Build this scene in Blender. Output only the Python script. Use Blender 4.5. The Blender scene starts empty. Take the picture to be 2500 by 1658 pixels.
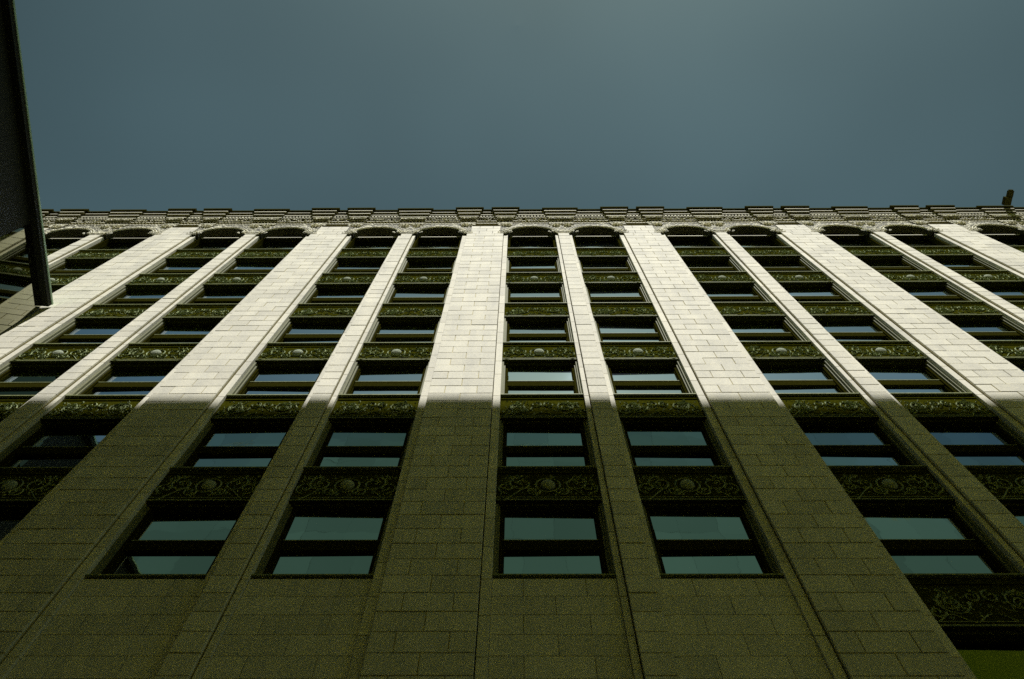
import bpy, math, random
from mathutils import Vector, Matrix
random.seed(7)
S = bpy.context.scene
COL = S.collection
R = math.radians

# ------------------------------------------------------------------ camera, sky, sun, exposure
YAW, PITCH, ROLL = -0.02222, 1.194906, 0.017510
CX, CD, EYE = 1.5795, 9.3383, 1.6
fw = Vector((math.sin(YAW)*math.cos(PITCH), math.cos(YAW)*math.cos(PITCH), math.sin(PITCH)))
rt = Vector((math.cos(YAW), -math.sin(YAW), 0))
up = rt.cross(fw)
r2 = math.cos(ROLL)*rt + math.sin(ROLL)*up
u2 = -math.sin(ROLL)*rt + math.cos(ROLL)*up
cam_d = bpy.data.cameras.new('camera')
cam_d.sensor_width = 36.0
cam_d.lens = 27.99
cam_d.clip_end = 5000
cam = bpy.data.objects.new('camera', cam_d)
COL.objects.link(cam)
M = Matrix((r2, u2, -fw)).transposed().to_4x4()
M.translation = (CX, -CD, EYE)
cam.matrix_world = M
S.camera = cam

PROF = R(62)                                                          # slope of the sunlight in the plane across the street
SUN_AZ = R(11)
SUN_EL = math.atan(math.tan(PROF)*math.cos(SUN_AZ))
world = bpy.data.worlds.new('World')
S.world = world
world.use_nodes = True
wn = world.node_tree
sky = wn.nodes.new('ShaderNodeTexSky')
sky.sky_type = 'NISHITA'
sky.sun_disc = False
sky.sun_elevation = SUN_EL
sky.sun_rotation = math.pi - SUN_AZ
sky.air_density = 1.0
sky.dust_density = 0.6
sky.ozone_density = 1.0
tint = wn.nodes.new('ShaderNodeMix')
tint.data_type = 'RGBA'
tint.blend_type = 'MULTIPLY'
tint.inputs[0].default_value = 1.0
tint.inputs[7].default_value = (0.88, 1.0, 0.65, 1)
wn.links.new(sky.outputs[0], tint.inputs[6])
bg = wn.nodes['Background']
bg.inputs[1].default_value = 0.050
# added uneven tone over the whole sky, seed picked for darker sides
tc = wn.nodes.new('ShaderNodeTexCoord')
vn = wn.nodes.new('ShaderNodeTexNoise')
vn.noise_dimensions = '4D'
vn.inputs['W'].default_value = 6.8
vn.inputs['Scale'].default_value = 1.1
vn.inputs['Detail'].default_value = 3
wn.links.new(tc.outputs['Generated'], vn.inputs['Vector'])
vr = wn.nodes.new('ShaderNodeMapRange')
vr.inputs[1].default_value, vr.inputs[2].default_value = 0.3, 0.7
vr.inputs[3].default_value, vr.inputs[4].default_value = 0.45, 1.16
wn.links.new(vn.outputs[0], vr.inputs[0])
vc = wn.nodes.new('ShaderNodeCombineColor')
for i in range(3):
    wn.links.new(vr.outputs[0], vc.inputs[i])
sky_tone = wn.nodes.new('ShaderNodeMix')
sky_tone.data_type = 'RGBA'
sky_tone.blend_type = 'MULTIPLY'
sky_tone.inputs[0].default_value = 1.0
wn.links.new(tint.outputs[2], sky_tone.inputs[6])
wn.links.new(vc.outputs[0], sky_tone.inputs[7])
wn.links.new(sky_tone.outputs[2], bg.inputs[0])

sun_d = bpy.data.lights.new('sun', 'SUN')
sun_d.energy = 5.0
sun_d.angle = R(0.30)
sun_d.color = (1.0, 0.985, 0.96)
sun = bpy.data.objects.new('sun', sun_d)
COL.objects.link(sun)
to_sun = Vector((math.sin(SUN_AZ)*math.cos(SUN_EL), -math.cos(SUN_AZ)*math.cos(SUN_EL), math.sin(SUN_EL)))
sun.rotation_euler = to_sun.to_track_quat('Z', 'Y').to_euler()
sun.location = (20, -40, 60)

S.view_settings.view_transform = 'Standard'
S.view_settings.look = 'None'
S.view_settings.exposure = 0.42
S.view_settings.gamma = 1.0
S.render.engine = 'CYCLES'
S.cycles.max_bounces = 7
S.cycles.diffuse_bounces = 5
S.cycles.glossy_bounces = 4
S.cycles.caustics_reflective = True
S.cycles.caustics_refractive = False
S.cycles.blur_glossy = 0.6
S.cycles.sample_clamp_indirect = 3.0
S.cycles.use_denoising = False


# ------------------------------------------------------------------ helpers
class MB:
    """collects boxes, tubes and lumps and links them as one mesh"""
    def __init__(self):
        self.v, self.f, self.m = [], [], []

    def add(self, vs, fs, mi=0):
        o = len(self.v)
        self.v += [tuple(p) for p in vs]
        self.f += [tuple(i + o for i in q) for q in fs]
        self.m += [mi]*len(fs)

    def box(self, x0, x1, y0, y1, z0, z1, mi=0):
        self.add([(x0, y0, z0), (x1, y0, z0), (x1, y1, z0), (x0, y1, z0), (x0, y0, z1), (x1, y0, z1), (x1, y1, z1), (x0, y1, z1)],
                 [(0, 3, 2, 1), (4, 5, 6, 7), (0, 1, 5, 4), (1, 2, 6, 5), (2, 3, 7, 6), (3, 0, 4, 7)], mi)

    def block(self, x0, x1, y0, y1, z0, z1, c=0.008, mi=0):
        """box whose front (-Y) arrises are chamfered"""
        self.add([(x0+c, y0, z0+c), (x1-c, y0, z0+c), (x1-c, y0, z1-c), (x0+c, y0, z1-c),
                  (x0, y0+c, z0), (x1, y0+c, z0), (x1, y0+c, z1), (x0, y0+c, z1),
                  (x0, y1, z0), (x1, y1, z0), (x1, y1, z1), (x0, y1, z1)],
                 [(0, 1, 2, 3), (0, 4, 5, 1), (1, 5, 6, 2), (2, 6, 7, 3), (3, 7, 4, 0),
                  (4, 8, 9, 5), (5, 9, 10, 6), (6, 10, 11, 7), (7, 11, 8, 4), (8, 11, 10, 9)], mi)

    def lump(self, c, sx, sy, sz, rot=0.0, mi=0):
        """a faceted leaf, eight triangles, turned in the wall plane"""
        ca, sa = math.cos(rot), math.sin(rot)
        pts = [(1, 0, 0), (-1, 0, 0), (0, 0, 1), (0, 0, -1), (0.15, -1, 0.1), (0, 1, 0)]
        vs = []
        for a, b, d in pts:
            a *= sx; b *= sy; d *= sz
            vs.append((c[0] + a*ca - d*sa, c[1] + b, c[2] + a*sa + d*ca))
        self.add(vs, [(0, 2, 4), (2, 1, 4), (1, 3, 4), (3, 0, 4), (2, 0, 5), (1, 2, 5), (3, 1, 5), (0, 3, 5)], mi)

    def tube(self, pts, r, n=5, r1=None, mi=0):
        """tube along points that lie in a plane parallel to the wall"""
        r1 = r if r1 is None else r1
        vs, fs = [], []
        L = len(pts)
        for i, p in enumerate(pts):
            a = pts[max(0, i-1)]; b = pts[min(L-1, i+1)]
            t = Vector((b[0]-a[0], 0, b[2]-a[2])).normalized()
            nn = Vector((-t.z, 0, t.x))
            rr = r + (r1-r)*i/max(1, L-1)
            for k in range(n):
                an = 2*math.pi*k/n
                vs.append(Vector(p) + nn*math.cos(an)*rr + Vector((0, -1, 0))*math.sin(an)*rr)
        for i in range(L-1):
            for k in range(n):
                k2 = (k+1) % n
                fs.append((i*n+k, i*n+k2, (i+1)*n+k2, (i+1)*n+k))
        self.add(vs, fs, mi)

    def dome(self, c, r, depth, n=14, mi=0, rz=None):
        """a boss on the wall: a flattened half ball with a rim"""
        rz = rz or r
        vs = [(c[0], c[1]-depth, c[2])]
        rings = [(0.4, 0.93), (0.75, 0.68), (0.95, 0.35), (1.0, 0.0)]
        for q, h in rings:
            for k in range(n):
                a = 2*math.pi*k/n
                vs.append((c[0]+r*q*math.cos(a), c[1]-depth*h, c[2]+rz*q*math.sin(a)))
        fs = [(0, 1+k, 1+(k+1) % n) for k in range(n)]
        for j in range(len(rings)-1):
            for k in range(n):
                k2 = (k+1) % n
                fs.append((1+j*n+k, 1+(j+1)*n+k, 1+(j+1)*n+k2, 1+j*n+k2))
        self.add(vs, fs, mi)

    def mesh(self, name, mats):
        me = bpy.data.meshes.new(name)
        me.from_pydata(self.v, [], self.f)
        for m in (mats if isinstance(mats, (list, tuple)) else [mats]):
            me.materials.append(m)
        if any(self.m):
            me.polygons.foreach_set('material_index', self.m)
        me.update()
        return me


def ob(name, me, parent=None, loc=(0, 0, 0), **kw):
    o = bpy.data.objects.new(name, me)
    COL.objects.link(o)
    o.parent = parent
    o.location = loc
    for k, v in kw.items():
        o[k] = v
    return o


def thing(name, label, cat, loc=(0, 0, 0)):
    return ob(name, None, None, loc, label=label, category=cat)


# ------------------------------------------------------------------ materials
def mat(name):
    m = bpy.data.materials.new(name)
    m.use_nodes = True
    return m, m.node_tree, m.node_tree.nodes['Principled BSDF']


def stony(name, base, speck=0.16, island=0.10, rough=0.85, scale=14.0, stain=0.15, warm=(1.0, 0.97, 0.88)):
    """mottled stone: speckle, one tone per stone, faint streaks, fine bump"""
    m, nt, b = mat(name)
    N, L = nt.nodes, nt.links
    geo = N.new('ShaderNodeNewGeometry')
    oi = N.new('ShaderNodeObjectInfo')
    n1 = N.new('ShaderNodeTexNoise'); n1.inputs['Scale'].default_value = scale; n1.inputs['Detail'].default_value = 4; n1.inputs['Roughness'].default_value = 0.75
    n2 = N.new('ShaderNodeTexNoise'); n2.inputs['Scale'].default_value = 0.9; n2.inputs['Detail'].default_value = 3
    mp = N.new('ShaderNodeMapping'); mp.inputs['Scale'].default_value = (2.5, 1, 0.35)
    L.new(geo.outputs['Position'], n1.inputs['Vector'])
    L.new(geo.outputs['Position'], mp.inputs['Vector'])
    L.new(mp.outputs[0], n2.inputs['Vector'])

    def math_(op, a, bb):
        q = N.new('ShaderNodeMath'); q.operation = op
        for i, s in enumerate((a, bb)):
            if isinstance(s, (int, float)):
                q.inputs[i].default_value = s
            else:
                L.new(s, q.inputs[i])
        return q.outputs[0]
    add = math_('ADD', geo.outputs['Random Per Island'], oi.outputs['Random'])
    fr = math_('FRACT', add, 0)
    tone = math_('MULTIPLY', math_('SUBTRACT', fr, 0.5), island*2)
    sp = math_('MULTIPLY', math_('SUBTRACT', n1.outputs[0], 0.5), speck*4)
    st = math_('MULTIPLY', math_('SUBTRACT', n2.outputs[0], 0.5), stain*3)
    k = math_('ADD', math_('ADD', math_('ADD', tone, sp), st), 1.0)
    k = math_('MAXIMUM', k, 0.25)
    mx = N.new('ShaderNodeMix'); mx.data_type = 'RGBA'; mx.blend_type = 'MULTIPLY'; mx.inputs[0].default_value = 1.0
    mx.inputs[6].default_value = (*base, 1)
    cc = N.new('ShaderNodeCombineColor')
    for i in range(3):
        L.new(k, cc.inputs[i])
    L.new(cc.outputs[0], mx.inputs[7])
    wm = N.new('ShaderNodeMix'); wm.data_type = 'RGBA'; wm.blend_type = 'MULTIPLY'
    L.new(n2.outputs[0], wm.inputs[0])
    L.new(mx.outputs[2], wm.inputs[6]); wm.inputs[7].default_value = (*warm, 1)
    L.new(wm.outputs[2], b.inputs['Base Color'])
    b.inputs['Roughness'].default_value = rough
    bp = N.new('ShaderNodeBump'); bp.inputs['Strength'].default_value = 0.35; bp.inputs['Distance'].default_value = 0.01
    L.new(n1.outputs[0], bp.inputs['Height'])
    L.new(bp.outputs[0], b.inputs['Normal'])
    return m


def metal_dark(name, base, rough=0.5, spec=0.5, speck=0.35, scale=18.0):
    m, nt, b = mat(name)
    N, L = nt.nodes, nt.links
    geo = N.new('ShaderNodeNewGeometry')
    n1 = N.new('ShaderNodeTexNoise'); n1.inputs['Scale'].default_value = scale; n1.inputs['Detail'].default_value = 5; n1.inputs['Roughness'].default_value = 0.8
    L.new(geo.outputs['Position'], n1.inputs['Vector'])
    rp = N.new('ShaderNodeValToRGB')
    rp.color_ramp.elements[0].position = 0.35
    rp.color_ramp.elements[1].position = 0.68
    rp.color_ramp.elements[0].color = tuple(c*(1-speck) for c in base) + (1,)
    rp.color_ramp.elements[1].color = tuple(c*(1+speck*1.6) for c in base) + (1,)
    L.new(n1.outputs[0], rp.inputs[0])
    L.new(rp.outputs[0], b.inputs['Base Color'])
    b.inputs['Roughness'].default_value = rough
    b.inputs['Specular IOR Level'].default_value = spec
    bp = N.new('ShaderNodeBump'); bp.inputs['Strength'].default_value = 0.3; bp.inputs['Distance'].default_value = 0.01
    L.new(n1.outputs[0], bp.inputs['Height'])
    L.new(bp.outputs[0], b.inputs['Normal'])
    return m


def glass(name, face, mid, graze, rough, wav=0.0):
    """coated glazing in front of a dark room: weak mirror face on, strong mirror at a slant"""
    m, nt, b = mat(name)
    N, L = nt.nodes, nt.links
    oi = N.new('ShaderNodeObjectInfo')
    lw = N.new('ShaderNodeLayerWeight'); lw.inputs[0].default_value = 0.5
    rp = N.new('ShaderNodeValToRGB')
    e = rp.color_ramp.elements
    e[0].position, e[0].color = 0.30, (*face, 1)
    e[1].position, e[1].color = 0.60, (*graze, 1)
    x = e.new(0.50); x.color = (*mid, 1)
    L.new(lw.outputs['Facing'], rp.inputs[0])
    mr = N.new('ShaderNodeMapRange'); mr.inputs[3].default_value = 0.78; mr.inputs[4].default_value = 1.04
    L.new(oi.outputs['Random'], mr.inputs[0])
    mx = N.new('ShaderNodeMix'); mx.data_type = 'RGBA'; mx.blend_type = 'MULTIPLY'; mx.inputs[0].default_value = 1
    L.new(rp.outputs[0], mx.inputs[6])
    cc = N.new('ShaderNodeCombineColor')
    for i in range(3):
        L.new(mr.outputs[0], cc.inputs[i])
    L.new(cc.outputs[0], mx.inputs[7])
    L.new(mx.outputs[2], b.inputs['Base Color'])
    b.inputs['Metallic'].default_value = 1.0
    b.inputs['Roughness'].default_value = rough
    if wav:
        geo = N.new('ShaderNodeNewGeometry')
        n1 = N.new('ShaderNodeTexNoise'); n1.inputs['Scale'].default_value = 1.1; n1.inputs['Detail'].default_value = 2
        L.new(geo.outputs['Position'], n1.inputs['Vector'])
        bp = N.new('ShaderNodeBump'); bp.inputs['Strength'].default_value = wav; bp.inputs['Distance'].default_value = 0.05
        L.new(n1.outputs[0], bp.inputs['Height'])
        L.new(bp.outputs[0], b.inputs['Normal'])
    return m


STONE = stony('cream_stone', (0.62, 0.60, 0.51))
JOINT = stony('mortar', (0.42, 0.37, 0.17), speck=0.1, island=0, stain=0.05)
LEDGE = stony('shaded_ledge_stone', (0.13, 0.12, 0.035), speck=0.3, island=0.2, scale=20)  # shade under the cornice slabs, put into the stone colour
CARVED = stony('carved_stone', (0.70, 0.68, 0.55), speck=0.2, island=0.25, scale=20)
RECESS_SHADE = stony('recess_shade_stone', (0.040, 0.038, 0.010), speck=0.3, island=0.1, scale=20)  # shade in the gaps between carvings, painted as dark stone
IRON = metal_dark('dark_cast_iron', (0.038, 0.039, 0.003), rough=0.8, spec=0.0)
IRON_RELIEF = metal_dark('glint_cast_iron', (0.27, 0.31, 0.17), rough=0.7, spec=0.0, speck=0.6)  # glints on the ornament, put into a paler iron colour
IRON_EDGE = metal_dark('sunlit_iron_edge', (0.24, 0.26, 0.12), rough=0.6, spec=0.05)  # sunlit edge lines of sills and rails, painted as pale iron
BOSS = metal_dark('pale_boss', (0.30, 0.33, 0.25), rough=0.7, spec=0.0, speck=0.2)
FRAME = metal_dark('bronze_frame', (0.022, 0.021, 0.003), rough=0.8, spec=0.0)
COPPER = metal_dark('dark_gutter', (0.045, 0.043, 0.010), rough=0.7, spec=0.0)
PANE = glass('window_glass', (0.90, 0.97, 0.90), (0.90, 0.97, 0.95), (0.54, 0.72, 0.95), 0.02, 0.06)
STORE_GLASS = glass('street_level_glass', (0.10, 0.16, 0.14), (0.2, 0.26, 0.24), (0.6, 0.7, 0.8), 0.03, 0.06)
JAMB = stony('shaded_jamb_stone', (0.15, 0.155, 0.075), island=0.05)  # darker copy of the pier stone, shade of the reveals painted in
TOWER_GLASS = glass('dark_tower_glass', (0.15, 0.155, 0.08), (0.17, 0.175, 0.09), (0.5, 0.5, 0.4), 0.03)
MIRROR = glass('green_mirror_glass', (0.90, 0.97, 0.58), (0.90, 0.97, 0.62), (0.95, 0.97, 0.95), 0.03)
TOWER_BODY = metal_dark('black_cladding', (0.010, 0.012, 0.005), rough=0.7, spec=0.2)
TOWER_EDGE = metal_dark('green_coping', (0.30, 0.44, 0.29), rough=0.5, speck=0.2)
OCHRE = stony('ochre_bounce_wall', (0.78, 0.70, 0.02), speck=0.15, scale=6, warm=(1, 0.95, 0.8))  # yellow invented to bounce olive light onto the shaded facade
ASPHALT = stony('asphalt', (0.055, 0.052, 0.040), scale=40, island=0)
PAVING = stony('pavement', (0.30, 0.26, 0.12), scale=20, island=0.05)

# ------------------------------------------------------------------ measurements (metres); the strips' face is Y = 0
HB = 3.75                       # half bay: wide pier to slender pier
FL = 3.8403                     # storey
SILL1 = 13.6247                 # lowest lit sill row
WW, NW = 2.1655, 0.7994         # pier widths over their edge strips
WS, NS = 0.205, 0.136           # edge strip widths
GAP = HB - WW/2 - NW/2
ROW = 0.48                      # stone course
TOP = 38.88                     # top of the strips
KMIN, KMAX = -8, 9
BF = -0.085                     # body face of a pier


def sill_z(k):
    return SILL1 + (k-1)*FL


def gap_c(k):
    """centre of the opening between pier k and k+1"""
    return k*HB + (WW/2 if k % 2 == 0 else NW/2) + GAP/2


# ------------------------------------------------------------------ ground
mb = MB(); mb.box(-400, 400, -400, 400, -1.0, -0.02)
ob('ground', mb.mesh('ground', ASPHALT), kind='structure')
mb = MB(); mb.box(-60, 60, -24.5, -12.2, -0.019, 0.0)
ob('road', mb.mesh('road', ASPHALT), kind='structure')
mb = MB(); mb.box(-60, 60, -12.2, 0.6, -0.019, 0.13)
ob('pavement', mb.mesh('pavement', PAVING), kind='structure')

# ------------------------------------------------------------------ the facade: one building
B = thing('office_building', 'tall office building of cream stone piers and dark ornamented spandrels, lower storeys shaded', 'building')

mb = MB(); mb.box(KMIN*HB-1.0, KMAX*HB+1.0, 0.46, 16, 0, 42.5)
ob('wall', mb.mesh('wall', RECESS_SHADE), B)
for k in range(KMIN, KMAX):
    mb = MB()
    ztop = SILL1-0.10 if k < 2 else sill_z(0)-0.10
    c = gap_c(k)
    mb.box(-GAP/2+0.004, GAP/2-0.004, 0.085, 0.46, 0, ztop, 1)
    z, r_ = ztop, 0
    while z > 0.5:
        for a, b_ in (((-0.5, 0), (0, 0.5)) if r_ % 2 else ((-0.5, -0.25), (-0.25, 0.25), (0.25, 0.5))):
            mb.block(a*GAP+0.005, b_*GAP-0.005, 0.06, 0.09, z-0.48+0.004, z-0.004, 0.004)
        z -= 0.48
        r_ += 1
    ob('base_wall', mb.mesh('base_wall', [STONE, JOINT]), B, (c, 0, 0), kind='stuff')

# stones -----------------------------------------------------------
J = 0.017                                        # joint
bw = WW - 2*WS                                   # body width of a wide pier
nbw = NW - 2*NS


def stone_box(w, h=ROW):
    q = MB(); q.block(-w/2+J/2, w/2-J/2, BF, -0.03, J/2, h-J/2, 0.007)
    return q.mesh('stone', STONE)


M_HALF, M_QUART, M_NARROW = stone_box(bw/2), stone_box(bw/4), stone_box(nbw)


def course(r, wide):
    """stones of one course: (centre, width, mesh)"""
    if not wide:
        return [(0.0, nbw, M_NARROW)]
    if r % 2:
        return [(-bw/4, bw/2, M_HALF), (bw/4, bw/2, M_HALF)]
    return [(-bw*3/8, bw/4, M_QUART), (0, bw/2, M_HALF), (bw*3/8, bw/4, M_QUART)]


def in_view(x, y, z):
    v = Vector((x, y, z)) - Vector((CX, -CD, EYE))
    d = v.dot(fw)
    if d <= 0.1:
        return False
    px = 0.5 + v.dot(r2)/d*27.99/36
    py = 0.5 - v.dot(u2)/d*27.99/36*2500/1658
    return 0.0 < px < 1 and 0 < py < 1


single = set()
cand = []
for k in range(KMIN, KMAX+1):
    for r in range(42, int(TOP/ROW)):
        for i, (cx_, w_, m_) in enumerate(course(r, k % 2 == 0)):
            X = k*HB + cx_
            if X > -16.2 and in_view(X, 0, (r+0.5)*ROW):
                cand.append((r, abs(X-CX), k, i))
cand.sort()
for r, _, k, i in cand[:298]:
    single.add((r, k, i))

nrow = int(round(TOP/ROW))
core = {}
strips = {}
for wide in (True, False):
    w = bw if wide else nbw
    W = WW if wide else NW
    q = MB()
    q.box(-w/2+0.012, w/2-0.012, -0.068, 0.5, 0, TOP)
    core[wide] = q.mesh('pier', JOINT)
    s_ = WS if wide else NS
    for side in (-1, 1):
        q = MB()
        z = 0.0
        rr = random.Random(3 if side > 0 else 5)
        while z < TOP-0.05:
            h = min(ROW*rr.choice((2, 2, 3, 2)), TOP-z)
            a, b_ = sorted((side*(W/2-s_+0.009), side*W/2))
            q.block(a, b_, 0.0, 0.50, z+0.006, z+h-0.006, 0.005)
            z += h
        strips[(wide, side)] = q.mesh('edge_strip', STONE)

# capital of a wide pier: a narrower shaft that runs on past the strips
q = MB()
for j, zz in enumerate((TOP, TOP+0.5, TOP+1.0)):
    for a, b_ in (((-0.72, 0.05), (0.05, 0.72)) if j % 2 else ((-0.72, -0.3), (-0.3, 0.35), (0.35, 0.72))):
        q.block(a+0.008, b_-0.008, BF, 0.4, zz+0.008, zz+0.492, 0.006)
for sg in (-1, 1):
    q.block(*sorted((sg*0.73, sg*0.88)), BF, 0.3, TOP+0.005, TOP+0.10, 0.006)
M_CAPW = q.mesh('capital', STONE)
q = MB()
q.block(-0.27, 0.27, BF, 0.3, TOP+0.005, TOP+0.12, 0.006)
M_CAPN = q.mesh('capital', STONE)

for k in range(KMIN, KMAX+1):
    wide = k % 2 == 0
    P = ob('pier', core[wide], B, (k*HB, 0, 0))
    for side in (-1, 1):
        ob('edge_strip', strips[(wide, side)], P)
    ob('capital', M_CAPW if wide else M_CAPN, P)
    rest = MB()
    for r in range(nrow):
        for i, (cx_, w_, m_) in enumerate(course(r, wide)):
            jit = random.Random(r*977+k*31+i)
            dy = jit.uniform(-0.006, 0.006)
            if (r, k, i) in single:
                o = ob('stone', m_, P, (cx_, dy, r*ROW))
                o.rotation_euler = (jit.uniform(-.012, .012), 0, jit.uniform(-.006, .006))
            else:
                rest.block(cx_-w_/2+J/2, cx_+w_/2-J/2, BF+dy, -0.03, r*ROW+J/2, (r+1)*ROW-J/2, 0.007)
    ob('stonework', rest.mesh('stonework', STONE), P, kind='stuff')

# windows ----------------------------------------------------------
g2 = GAP/2
HEAD = 2.44
GY = 0.35
q = MB()
for sg in (-1, 1):
    q.box(*sorted((sg*(g2-0.10), sg*(g2-0.175))), 0.24, 0.40, 0.0, HEAD)
    q.box(*sorted((sg*(g2-0.175), sg*(g2-0.20))), 0.30, 0.40, 0.05, HEAD-0.05)
q.box(-g2+0.175, g2-0.175, 0.29, 0.40, 0.0, 0.05)
q.box(-g2+0.175, g2-0.175, 0.27, 0.40, HEAD-0.06, HEAD)
M_WIN = q.mesh('window', FRAME)
M_JAMB = []
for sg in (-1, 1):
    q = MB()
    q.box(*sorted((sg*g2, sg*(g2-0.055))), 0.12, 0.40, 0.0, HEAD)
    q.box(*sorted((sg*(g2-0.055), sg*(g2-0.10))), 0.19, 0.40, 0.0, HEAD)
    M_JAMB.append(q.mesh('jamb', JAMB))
q = MB(); q.box(-g2+0.19, g2-0.19, GY, GY+0.012, 0.05, 1.05); M_PANE_LO = q.mesh('pane', PANE)
q = MB(); q.box(-g2+0.19, g2-0.19, GY-0.03, GY-0.018, 1.37, HEAD-0.06); M_PANE_UP = q.mesh('pane', PANE)
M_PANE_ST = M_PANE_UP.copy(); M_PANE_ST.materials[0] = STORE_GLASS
q = MB()
q.box(-g2+0.185, g2-0.185, 0.275, 0.40, 1.05, 1.36)
q.box(-g2+0.18, g2-0.18, 0.262, 0.30, 1.345, 1.368, 1)
M_RAIL = q.mesh('meeting_rail', [FRAME, IRON_EDGE])
q = MB()
q.box(-g2, g2, 0.10, 0.40, -0.10, -0.035)
q.box(-g2, g2, 0.03, 0.40, -0.035, 0.0, 1)
M_SILL = q.mesh('sill', [IRON, IRON_EDGE])
# dark inside of the rooms behind the glass is the wall at Y 0.46

for k in range(KMIN, KMAX):
    c = gap_c(k)
    for row in range(0 if k >= 2 else 1, 7):
        z = sill_z(row)
        Wn = ob('window', M_WIN, B, (c, 0, z))
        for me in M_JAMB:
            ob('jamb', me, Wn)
        for me in (M_PANE_LO, M_PANE_UP):
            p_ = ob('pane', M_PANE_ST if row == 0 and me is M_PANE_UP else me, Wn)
            p_.rotation_euler = (random.uniform(-.010, .010), 0, random.uniform(-.010, .010))
        ob('meeting_rail', M_RAIL, Wn)
        ob('sill', M_SILL, Wn)

# spandrels --------------------------------------------------------
SH = FL - 0.10 - HEAD           # from the head of one window to the sill of the next
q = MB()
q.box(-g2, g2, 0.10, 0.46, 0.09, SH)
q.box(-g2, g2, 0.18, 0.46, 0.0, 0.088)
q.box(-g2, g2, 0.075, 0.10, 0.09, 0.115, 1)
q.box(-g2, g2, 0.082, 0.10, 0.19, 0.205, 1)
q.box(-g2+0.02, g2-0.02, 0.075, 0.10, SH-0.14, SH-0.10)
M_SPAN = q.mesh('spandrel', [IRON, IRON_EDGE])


def spiral(q, c, r0, turns, a0, sgn, r=0.021, y=0.085):
    pts = []
    n = int(10*turns)+4
    for i in range(n+1):
        t = i/n
        a = a0 + sgn*t*turns*2*math.pi
        rad = r0*(1-0.82*t)
        pts.append((c[0]+rad*math.cos(a), y-0.015*t, c[1]+rad*math.sin(a)))
    q.tube(pts, r, 4, r*0.7)


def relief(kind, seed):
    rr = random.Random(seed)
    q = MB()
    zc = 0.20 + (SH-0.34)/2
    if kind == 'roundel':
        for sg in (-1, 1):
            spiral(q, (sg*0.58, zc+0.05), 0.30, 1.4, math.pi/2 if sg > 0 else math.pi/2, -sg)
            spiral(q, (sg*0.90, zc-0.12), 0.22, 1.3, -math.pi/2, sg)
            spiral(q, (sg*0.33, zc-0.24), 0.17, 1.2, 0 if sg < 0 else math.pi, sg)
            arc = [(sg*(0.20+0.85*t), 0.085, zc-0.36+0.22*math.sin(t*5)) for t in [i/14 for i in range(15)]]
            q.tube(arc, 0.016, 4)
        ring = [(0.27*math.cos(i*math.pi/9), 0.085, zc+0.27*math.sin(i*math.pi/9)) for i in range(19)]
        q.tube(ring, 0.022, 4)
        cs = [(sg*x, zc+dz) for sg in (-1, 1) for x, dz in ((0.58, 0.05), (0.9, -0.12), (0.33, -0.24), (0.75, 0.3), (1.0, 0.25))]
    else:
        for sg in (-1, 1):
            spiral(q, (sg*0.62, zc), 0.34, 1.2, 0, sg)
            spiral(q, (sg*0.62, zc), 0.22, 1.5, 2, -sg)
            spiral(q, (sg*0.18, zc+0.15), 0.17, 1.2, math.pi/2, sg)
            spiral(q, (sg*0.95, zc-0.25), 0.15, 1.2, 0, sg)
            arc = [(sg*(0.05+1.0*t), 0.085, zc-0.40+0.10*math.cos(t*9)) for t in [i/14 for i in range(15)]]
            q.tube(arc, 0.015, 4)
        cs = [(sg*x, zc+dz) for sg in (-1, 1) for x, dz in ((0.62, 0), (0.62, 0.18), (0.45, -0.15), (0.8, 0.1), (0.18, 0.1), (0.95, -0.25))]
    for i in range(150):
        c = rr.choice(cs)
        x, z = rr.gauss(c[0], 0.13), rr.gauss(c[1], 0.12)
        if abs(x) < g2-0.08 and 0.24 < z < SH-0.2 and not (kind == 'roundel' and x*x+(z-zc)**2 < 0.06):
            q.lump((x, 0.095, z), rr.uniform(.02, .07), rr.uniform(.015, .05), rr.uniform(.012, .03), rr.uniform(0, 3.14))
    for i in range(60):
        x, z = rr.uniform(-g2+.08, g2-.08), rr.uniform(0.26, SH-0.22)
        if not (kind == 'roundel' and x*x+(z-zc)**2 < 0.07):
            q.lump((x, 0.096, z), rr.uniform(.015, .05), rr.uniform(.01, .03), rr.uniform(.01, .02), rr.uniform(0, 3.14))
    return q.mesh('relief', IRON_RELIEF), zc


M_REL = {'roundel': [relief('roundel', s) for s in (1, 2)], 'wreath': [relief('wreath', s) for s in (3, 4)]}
q = MB(); q.dome((0, 0, 0), 0.165, 0.10, 14, 0, 0.19); M_BOSS = q.mesh('roundel', BOSS)

for k in range(KMIN, KMAX):
    c = gap_c(k)
    for row in range(0 if k >= 2 else 1, 7):
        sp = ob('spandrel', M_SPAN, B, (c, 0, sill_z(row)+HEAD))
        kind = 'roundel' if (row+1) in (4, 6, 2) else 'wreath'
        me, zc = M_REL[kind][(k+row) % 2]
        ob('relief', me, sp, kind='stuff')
        if kind == 'roundel':
            ob('roundel', M_BOSS, sp, (0, 0.10, zc))

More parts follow.
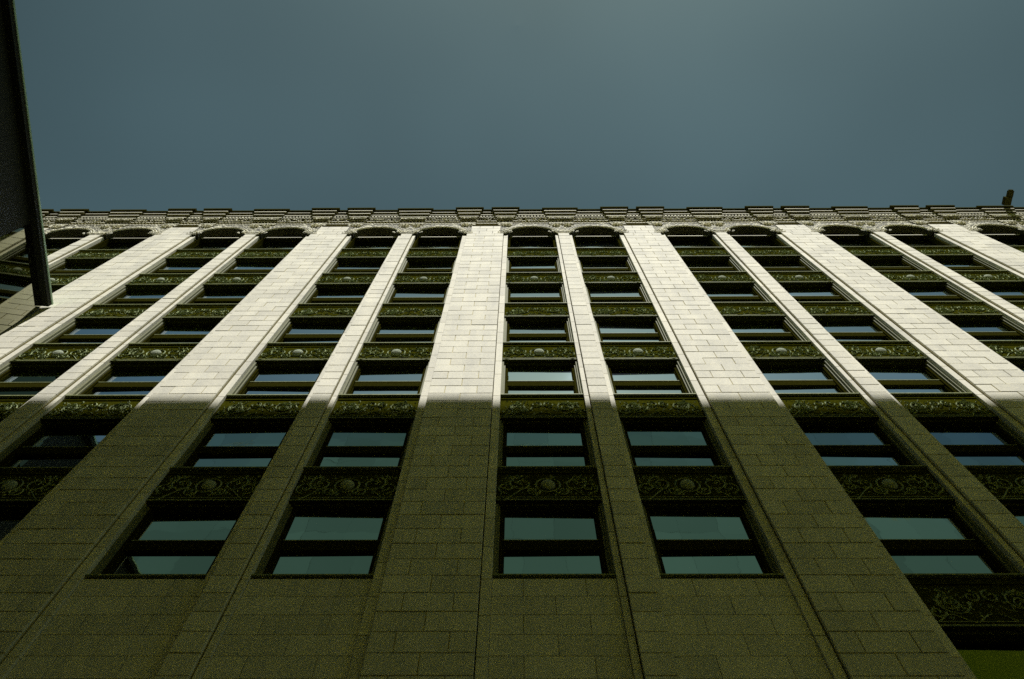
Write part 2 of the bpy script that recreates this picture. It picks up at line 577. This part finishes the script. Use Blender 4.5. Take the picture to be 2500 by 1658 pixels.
# top storey: sill, dark glass and a round arch over each opening ------
AZ, AR = 39.12, 1.06            # springing and radius
Z7 = sill_z(7)
q = MB()
for sg in (-1, 1):
    q.box(*sorted((sg*g2, sg*(g2-0.12))), 0.16, 0.40, 0, 2.6)
q.box(-g2+0.12, g2-0.12, 0.26, 0.40, 0, 0.07)
M_WIN7 = q.mesh('window', FRAME)
q = MB(); q.box(-g2+0.12, g2-0.12, 0.42, 0.432, 0.07, 2.55); M_P7 = q.mesh('pane', PANE)
q = MB(); q.box(-1.08, 1.08, 0.42, 0.432, 2.66, 3.75); M_LUN = q.mesh('pane', PANE)
q = MB(); q.box(-g2, g2, 0.20, 0.40, 2.55, 2.66); q.box(-g2, g2, 0.17, 0.40, 2.60, 2.66, 1)
M_TR = q.mesh('transom', [FRAME, CARVED])


def arch_plate():
    """plate with a half-round hole; the wide pier lies to the left"""
    x0, x1 = -g2-(WW/2-0.73), g2+NW/2-0.004
    z0, z1 = TOP+0.14, 41.0
    yf, yb = -0.05, 0.30
    n = 16
    q = MB()
    arc = [(AR*math.cos(math.pi*i/n), AZ+AR*math.sin(math.pi*i/n)) for i in range(n+1)]
    inner = [(AR, z0)] + arc + [(-AR, z0)]
    outer = []
    for i, (x, z) in enumerate(inner):
        if i == 0:
            outer.append((x1, z0))
        elif i == len(inner)-1:
            outer.append((x0, z0))
        else:
            a = math.pi*(i-1)/n
            if i-1 < 3:
                outer.append((x1, AZ+(z1-AZ)*(i-1)/3))
            elif i-1 > n-3:
                outer.append((x0, AZ+(z1-AZ)*(n-(i-1))/3))
            else:
                outer.append((x1+(x0-x1)*(i-1-3)/(n-6), z1))
    m = len(inner)
    vs = [(x, yf, z) for x, z in inner] + [(x, yf, z) for x, z in outer] + [(x, yb, z) for x, z in inner] + [(x, yb, z) for x, z in outer]
    fs = []
    for i in range(m-1):
        fs.append((i, i+1, m+i+1, m+i))
        fs.append((i+1, i, 2*m+i, 2*m+i+1))
        fs.append((m+i, m+i+1, 3*m+i+1, 3*m+i))
    fs += [(0, m, 3*m, 2*m), (m-1, 2*m+m-1, 3*m+m-1, m+m-1)]
    q.add(vs, fs)
    me = q.mesh('arch', RECESS_SHADE)
    # carved work on the plate
    rr = random.Random(11)
    c = MB()
    for rad, th in ((AR+0.05, 0.035), (AR+0.17, 0.028)):
        c.tube([(rad*math.cos(math.pi*i/20), yf-0.02, AZ+rad*math.sin(math.pi*i/20)) for i in range(21)], th, 5)
    for i in range(34):
        a = math.pi*(i+0.5)/34
        rad = AR+0.11
        c.lump((rad*math.cos(a), yf-0.005, AZ+rad*math.sin(a)), .05, .025, .04, a)
    cnt = 0
    while cnt < 380:
        x, z = rr.uniform(x0+0.04, x1-0.03), rr.uniform(z0+0.04, z1-0.05)
        d = math.hypot(x, z-AZ) if z > AZ else abs(x)
        if d < AR+0.2:
            continue
        cnt += 1
        big = rr.random() < 0.12
        s = rr.uniform(.07, .13) if big else rr.uniform(.025, .07)
        c.lump((x, yf-rr.uniform(-.004, .008), z), s*1.2, s*rr.uniform(.12, .3), s*rr.uniform(.5, 1.0), rr.uniform(0, 3.14))
    # leafy knobs at the springing
    for bx in (x0+0.26, x1-0.26):
        for i in range(60):
            c.lump((rr.gauss(bx, .13), yf-rr.uniform(0.02, .10), TOP+0.18+abs(rr.gauss(0, .2))), rr.uniform(.04, .10), rr.uniform(.012, .03), rr.uniform(.03, .07), rr.uniform(0, 3.14))
    for sx, cz in ((x0+0.32, 40.55), (x1-0.28, 40.45)):
        for i in range(10):
            a = i*0.628
            c.lump((sx+.13*math.cos(a), yf-.04, cz+.13*math.sin(a)), .075, .08, .03, a)
        c.lump((sx, yf-.06, cz), .07, .1, .07, 0)
    for base, s0 in ((x0, 1), (x1, -1)):
        c.box(*sorted((base+s0*0.01, base+s0*(AR*0.30))), yf-0.06, yf, z0-0.05, z0)
    return me, c.mesh('carving', CARVED)


M_ARCH, M_ARCHC = arch_plate()
for k in range(KMIN, KMAX):
    c = gap_c(k)
    Wn = ob('window', M_WIN7, B, (c, 0, Z7))
    ob('pane', M_P7, Wn); ob('pane', M_LUN, Wn); ob('transom', M_TR, Wn); ob('sill', M_SILL, Wn)
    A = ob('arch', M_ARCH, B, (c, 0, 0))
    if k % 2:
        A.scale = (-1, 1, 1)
    ob('carving', M_ARCHC, A, kind='stuff')

# entablature ------------------------------------------------------
XL, XR = KMIN*HB-1.0, KMAX*HB+1.0
q = MB()
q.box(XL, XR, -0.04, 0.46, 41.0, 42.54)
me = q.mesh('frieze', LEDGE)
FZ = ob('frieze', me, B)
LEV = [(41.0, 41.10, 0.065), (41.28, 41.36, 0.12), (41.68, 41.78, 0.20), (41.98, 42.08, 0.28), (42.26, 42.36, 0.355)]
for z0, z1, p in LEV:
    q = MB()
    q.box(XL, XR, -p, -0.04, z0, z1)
    q.box(XL, XR, -p-0.012, -p-0.001, z0+0.02, z1-0.01, 1)  # pale lip paints the sunlit line along the dark moulding
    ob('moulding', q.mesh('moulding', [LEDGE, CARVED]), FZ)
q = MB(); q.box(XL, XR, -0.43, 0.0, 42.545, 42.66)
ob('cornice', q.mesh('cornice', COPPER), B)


def band_lumps(x0, x1, seed):
    rr = random.Random(seed)
    q = MB()
    for i in range(int((x1-x0)*38)):
        s = rr.uniform(.03, .08)
        q.lump((rr.uniform(x0, x1), -0.14-rr.uniform(0, .05), rr.uniform(41.38, 41.66)), s*1.2, s*.4, s*rr.uniform(.3, .8), rr.uniform(0, 3.14))
    n = int((x1-x0)/0.16)
    for i in range(n):
        x = x0+(i+.5)*(x1-x0)/n
        q.box(x-.05, x+.05, -0.25, -0.19, 41.80, 41.94)
        q.lump((x, -0.10, 41.18), .05, .06, .03, 0)
    return q.mesh('carving', CARVED)


M_BAND = [band_lumps(-HB/2, HB/2, s) for s in (21, 22, 23)]
for k in range(KMIN, KMAX+1):
    ob('carving', M_BAND[k % 3], FZ, (k*HB, 0, 0), kind='stuff')


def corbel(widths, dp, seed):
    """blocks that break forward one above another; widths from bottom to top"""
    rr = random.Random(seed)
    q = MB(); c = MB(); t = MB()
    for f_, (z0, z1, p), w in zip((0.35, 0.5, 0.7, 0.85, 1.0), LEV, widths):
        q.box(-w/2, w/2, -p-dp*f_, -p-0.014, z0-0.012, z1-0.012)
        q.box(-w/2, w/2, -p-dp*f_-0.012, -p-dp*f_-0.001, z0+0.012, z1-0.02, 1)  # pale lip again, the lit front line painted on
    w = widths[0]
    q.box(-w/2, w/2, -0.10, -0.04, 40.75, 40.985)
    for i in range(40):
        c.lump((rr.uniform(-w/2, w/2), -0.11, rr.uniform(40.5, 40.98)), rr.uniform(.04, .10), rr.uniform(.012, .03), rr.uniform(.03, .07), rr.uniform(0, 3.14))
    w = widths[1]
    q.box(-w/2+.03, w/2-.03, -0.20-dp*.6, -0.11, 41.37, 41.66)
    for i in range(45):
        c.lump((rr.uniform(-w/2, w/2), -0.20-dp*.6, rr.uniform(41.38, 41.64)), rr.uniform(.04, .09), rr.uniform(.02, .04), rr.uniform(.03, .06), rr.uniform(0, 3.14))
    w = widths[-1]+0.2
    t.box(-w/2, w/2, -0.44-dp, -0.432, 42.54, 42.67)
    t.box(-w/2, w/2, -0.432, 0.2, 42.662, 42.72)
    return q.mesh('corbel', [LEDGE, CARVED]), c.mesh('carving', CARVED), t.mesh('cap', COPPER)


C_N = corbel((1.25, 1.3, 1.45, 1.55, 1.65), 0.07, 31)
C_W = corbel((0.75, 0.8, 1.0, 1.12, 1.25), 0.11, 32)
for k in range(KMIN, KMAX+1):
    for dx in ((0,) if k % 2 else (-0.93, 0.93)):
        a, b_, t = C_N if k % 2 else C_W
        o = ob('corbel', a, B, (k*HB+dx, 0, 0))
        ob('carving', b_, o, kind='stuff')
        ob('cap', t, o)

# ------------------------------------------------------------------ dark fixture jutting out from the cornice, far right
ST = thing('roof_fixture', 'small dark box shaped fixture jutting out from the cornice at the far right', 'fixture', (26.75, -0.62, 42.50))
q = MB(); q.box(-0.20, 0.20, -0.42, 0.05, -0.14, 0.16); ob('housing', q.mesh('housing', COPPER), ST)
q = MB(); q.box(-0.06, 0.24, -0.78, -0.42, -0.10, 0.12); q.box(-0.02, 0.20, -0.84, -0.78, -0.07, 0.09); ob('hood', q.mesh('hood', COPPER), ST)
q = MB(); q.box(-0.26, -0.20, -0.38, -0.02, -0.02, 0.06); ob('bracket', q.mesh('bracket', COPPER), ST)

ST.scale = (0.85, 0.88, 0.85)

# ------------------------------------------------------------------ dark glass neighbour on the left
TX, TH, TL, TG = -15.12, 28.45, 33.0, R(5.5)
T = thing('glass_building', 'black side wall of the neighbouring building with a thin green coping, reflecting the pale piers', 'building', (TX, -0.16, 0))
T.rotation_euler = (0, 0, TG)
# local: wall face x = 0, runs from y = 0 towards -TL, body on the -x side
q = MB(); q.box(-14, -0.24, -TL, 0, 0, TH-0.02)
ob('wall', q.mesh('wall', TOWER_BODY), T)
pw, ph = 3.0, 3.9
q = MB(); q.box(-0.02, 0.0, -pw+0.004, -0.004, 0.004, ph-0.004)
M_TP = q.mesh('glass_panel', TOWER_GLASS)
M_TC = M_TP.copy(); M_TC.materials[0] = TOWER_BODY  # matte black copy stands in for a dark reflection in the glass
z = TH-0.26-ph
while z > -ph:
    for i in range(int(TL/pw)):
        g_ = ob('glass_panel' if i == 0 else 'dark_reflection_panel', M_TP if i == 0 else M_TC, T, (0, -i*pw, z))
        g_.rotation_euler = (0, R(-3.0), 0)
    z -= ph
q = MB(); q.box(-0.5, 0.03, -TL, 0, TH-0.26, TH-0.06)
ob('parapet', q.mesh('parapet', TOWER_BODY), T)
q = MB(); q.box(-0.55, 0.06, -TL, 0.0, TH-0.06, TH+0.02)
ob('coping', q.mesh('coping', TOWER_EDGE), T)

# ------------------------------------------------------------------ building across the street: unseen, shades the lower storeys, colours invented for olive fill
OY, OX0, OX1 = -30.0, -50.0, 60.0
OH = 20.70 + 30.0*math.tan(PROF)
OB = 49.0                       # bounce wall below, mirror glass above
O = thing('opposite_building', 'tall building across the street, ochre wall added for olive bounce light below and green mirror glass above', 'building', (0, OY, 0))
q = MB(); q.box(OX0, OX1, -14, 0, 0, OB)
ob('wall', q.mesh('wall', OCHRE), O)
q = MB(); q.box(OX0+0.05, OX1-0.05, -13.9, -0.05, OB+0.002, OH-0.5)
ob('upper_wall', q.mesh('upper_wall', TOWER_BODY), O)
q = MB(); q.box(OX0, OX1, -14.0, 0.0, OH-0.498, OH)
ob('parapet', q.mesh('parapet', TOWER_BODY), O)
q = MB(); q.box(-0.55, 0.55, -0.02, 0.012, 0, 1.7)
M_OW = q.mesh('window', PANE)
for i in range(18):
    for j in range(10):
        ob('window', M_OW, O, (OX0+2.2+i*4.05, 0.0, 5.5+j*4.2))
pw, ph = (OX1-OX0)/32, (OH-0.5-OB)/7
q = MB(); q.box(0.005, pw-0.005, -0.03, 0.0, 0.005, ph-0.005)
M_OP = q.mesh('glass_panel', MIRROR)
for i in range(32):
    for j in range(7):
        g_ = ob('glass_panel', M_OP, O, (OX0+i*pw, -0.01, OB+j*ph))
        g_.rotation_euler = (random.uniform(-.006, .006), 0, random.uniform(-.006, .006))
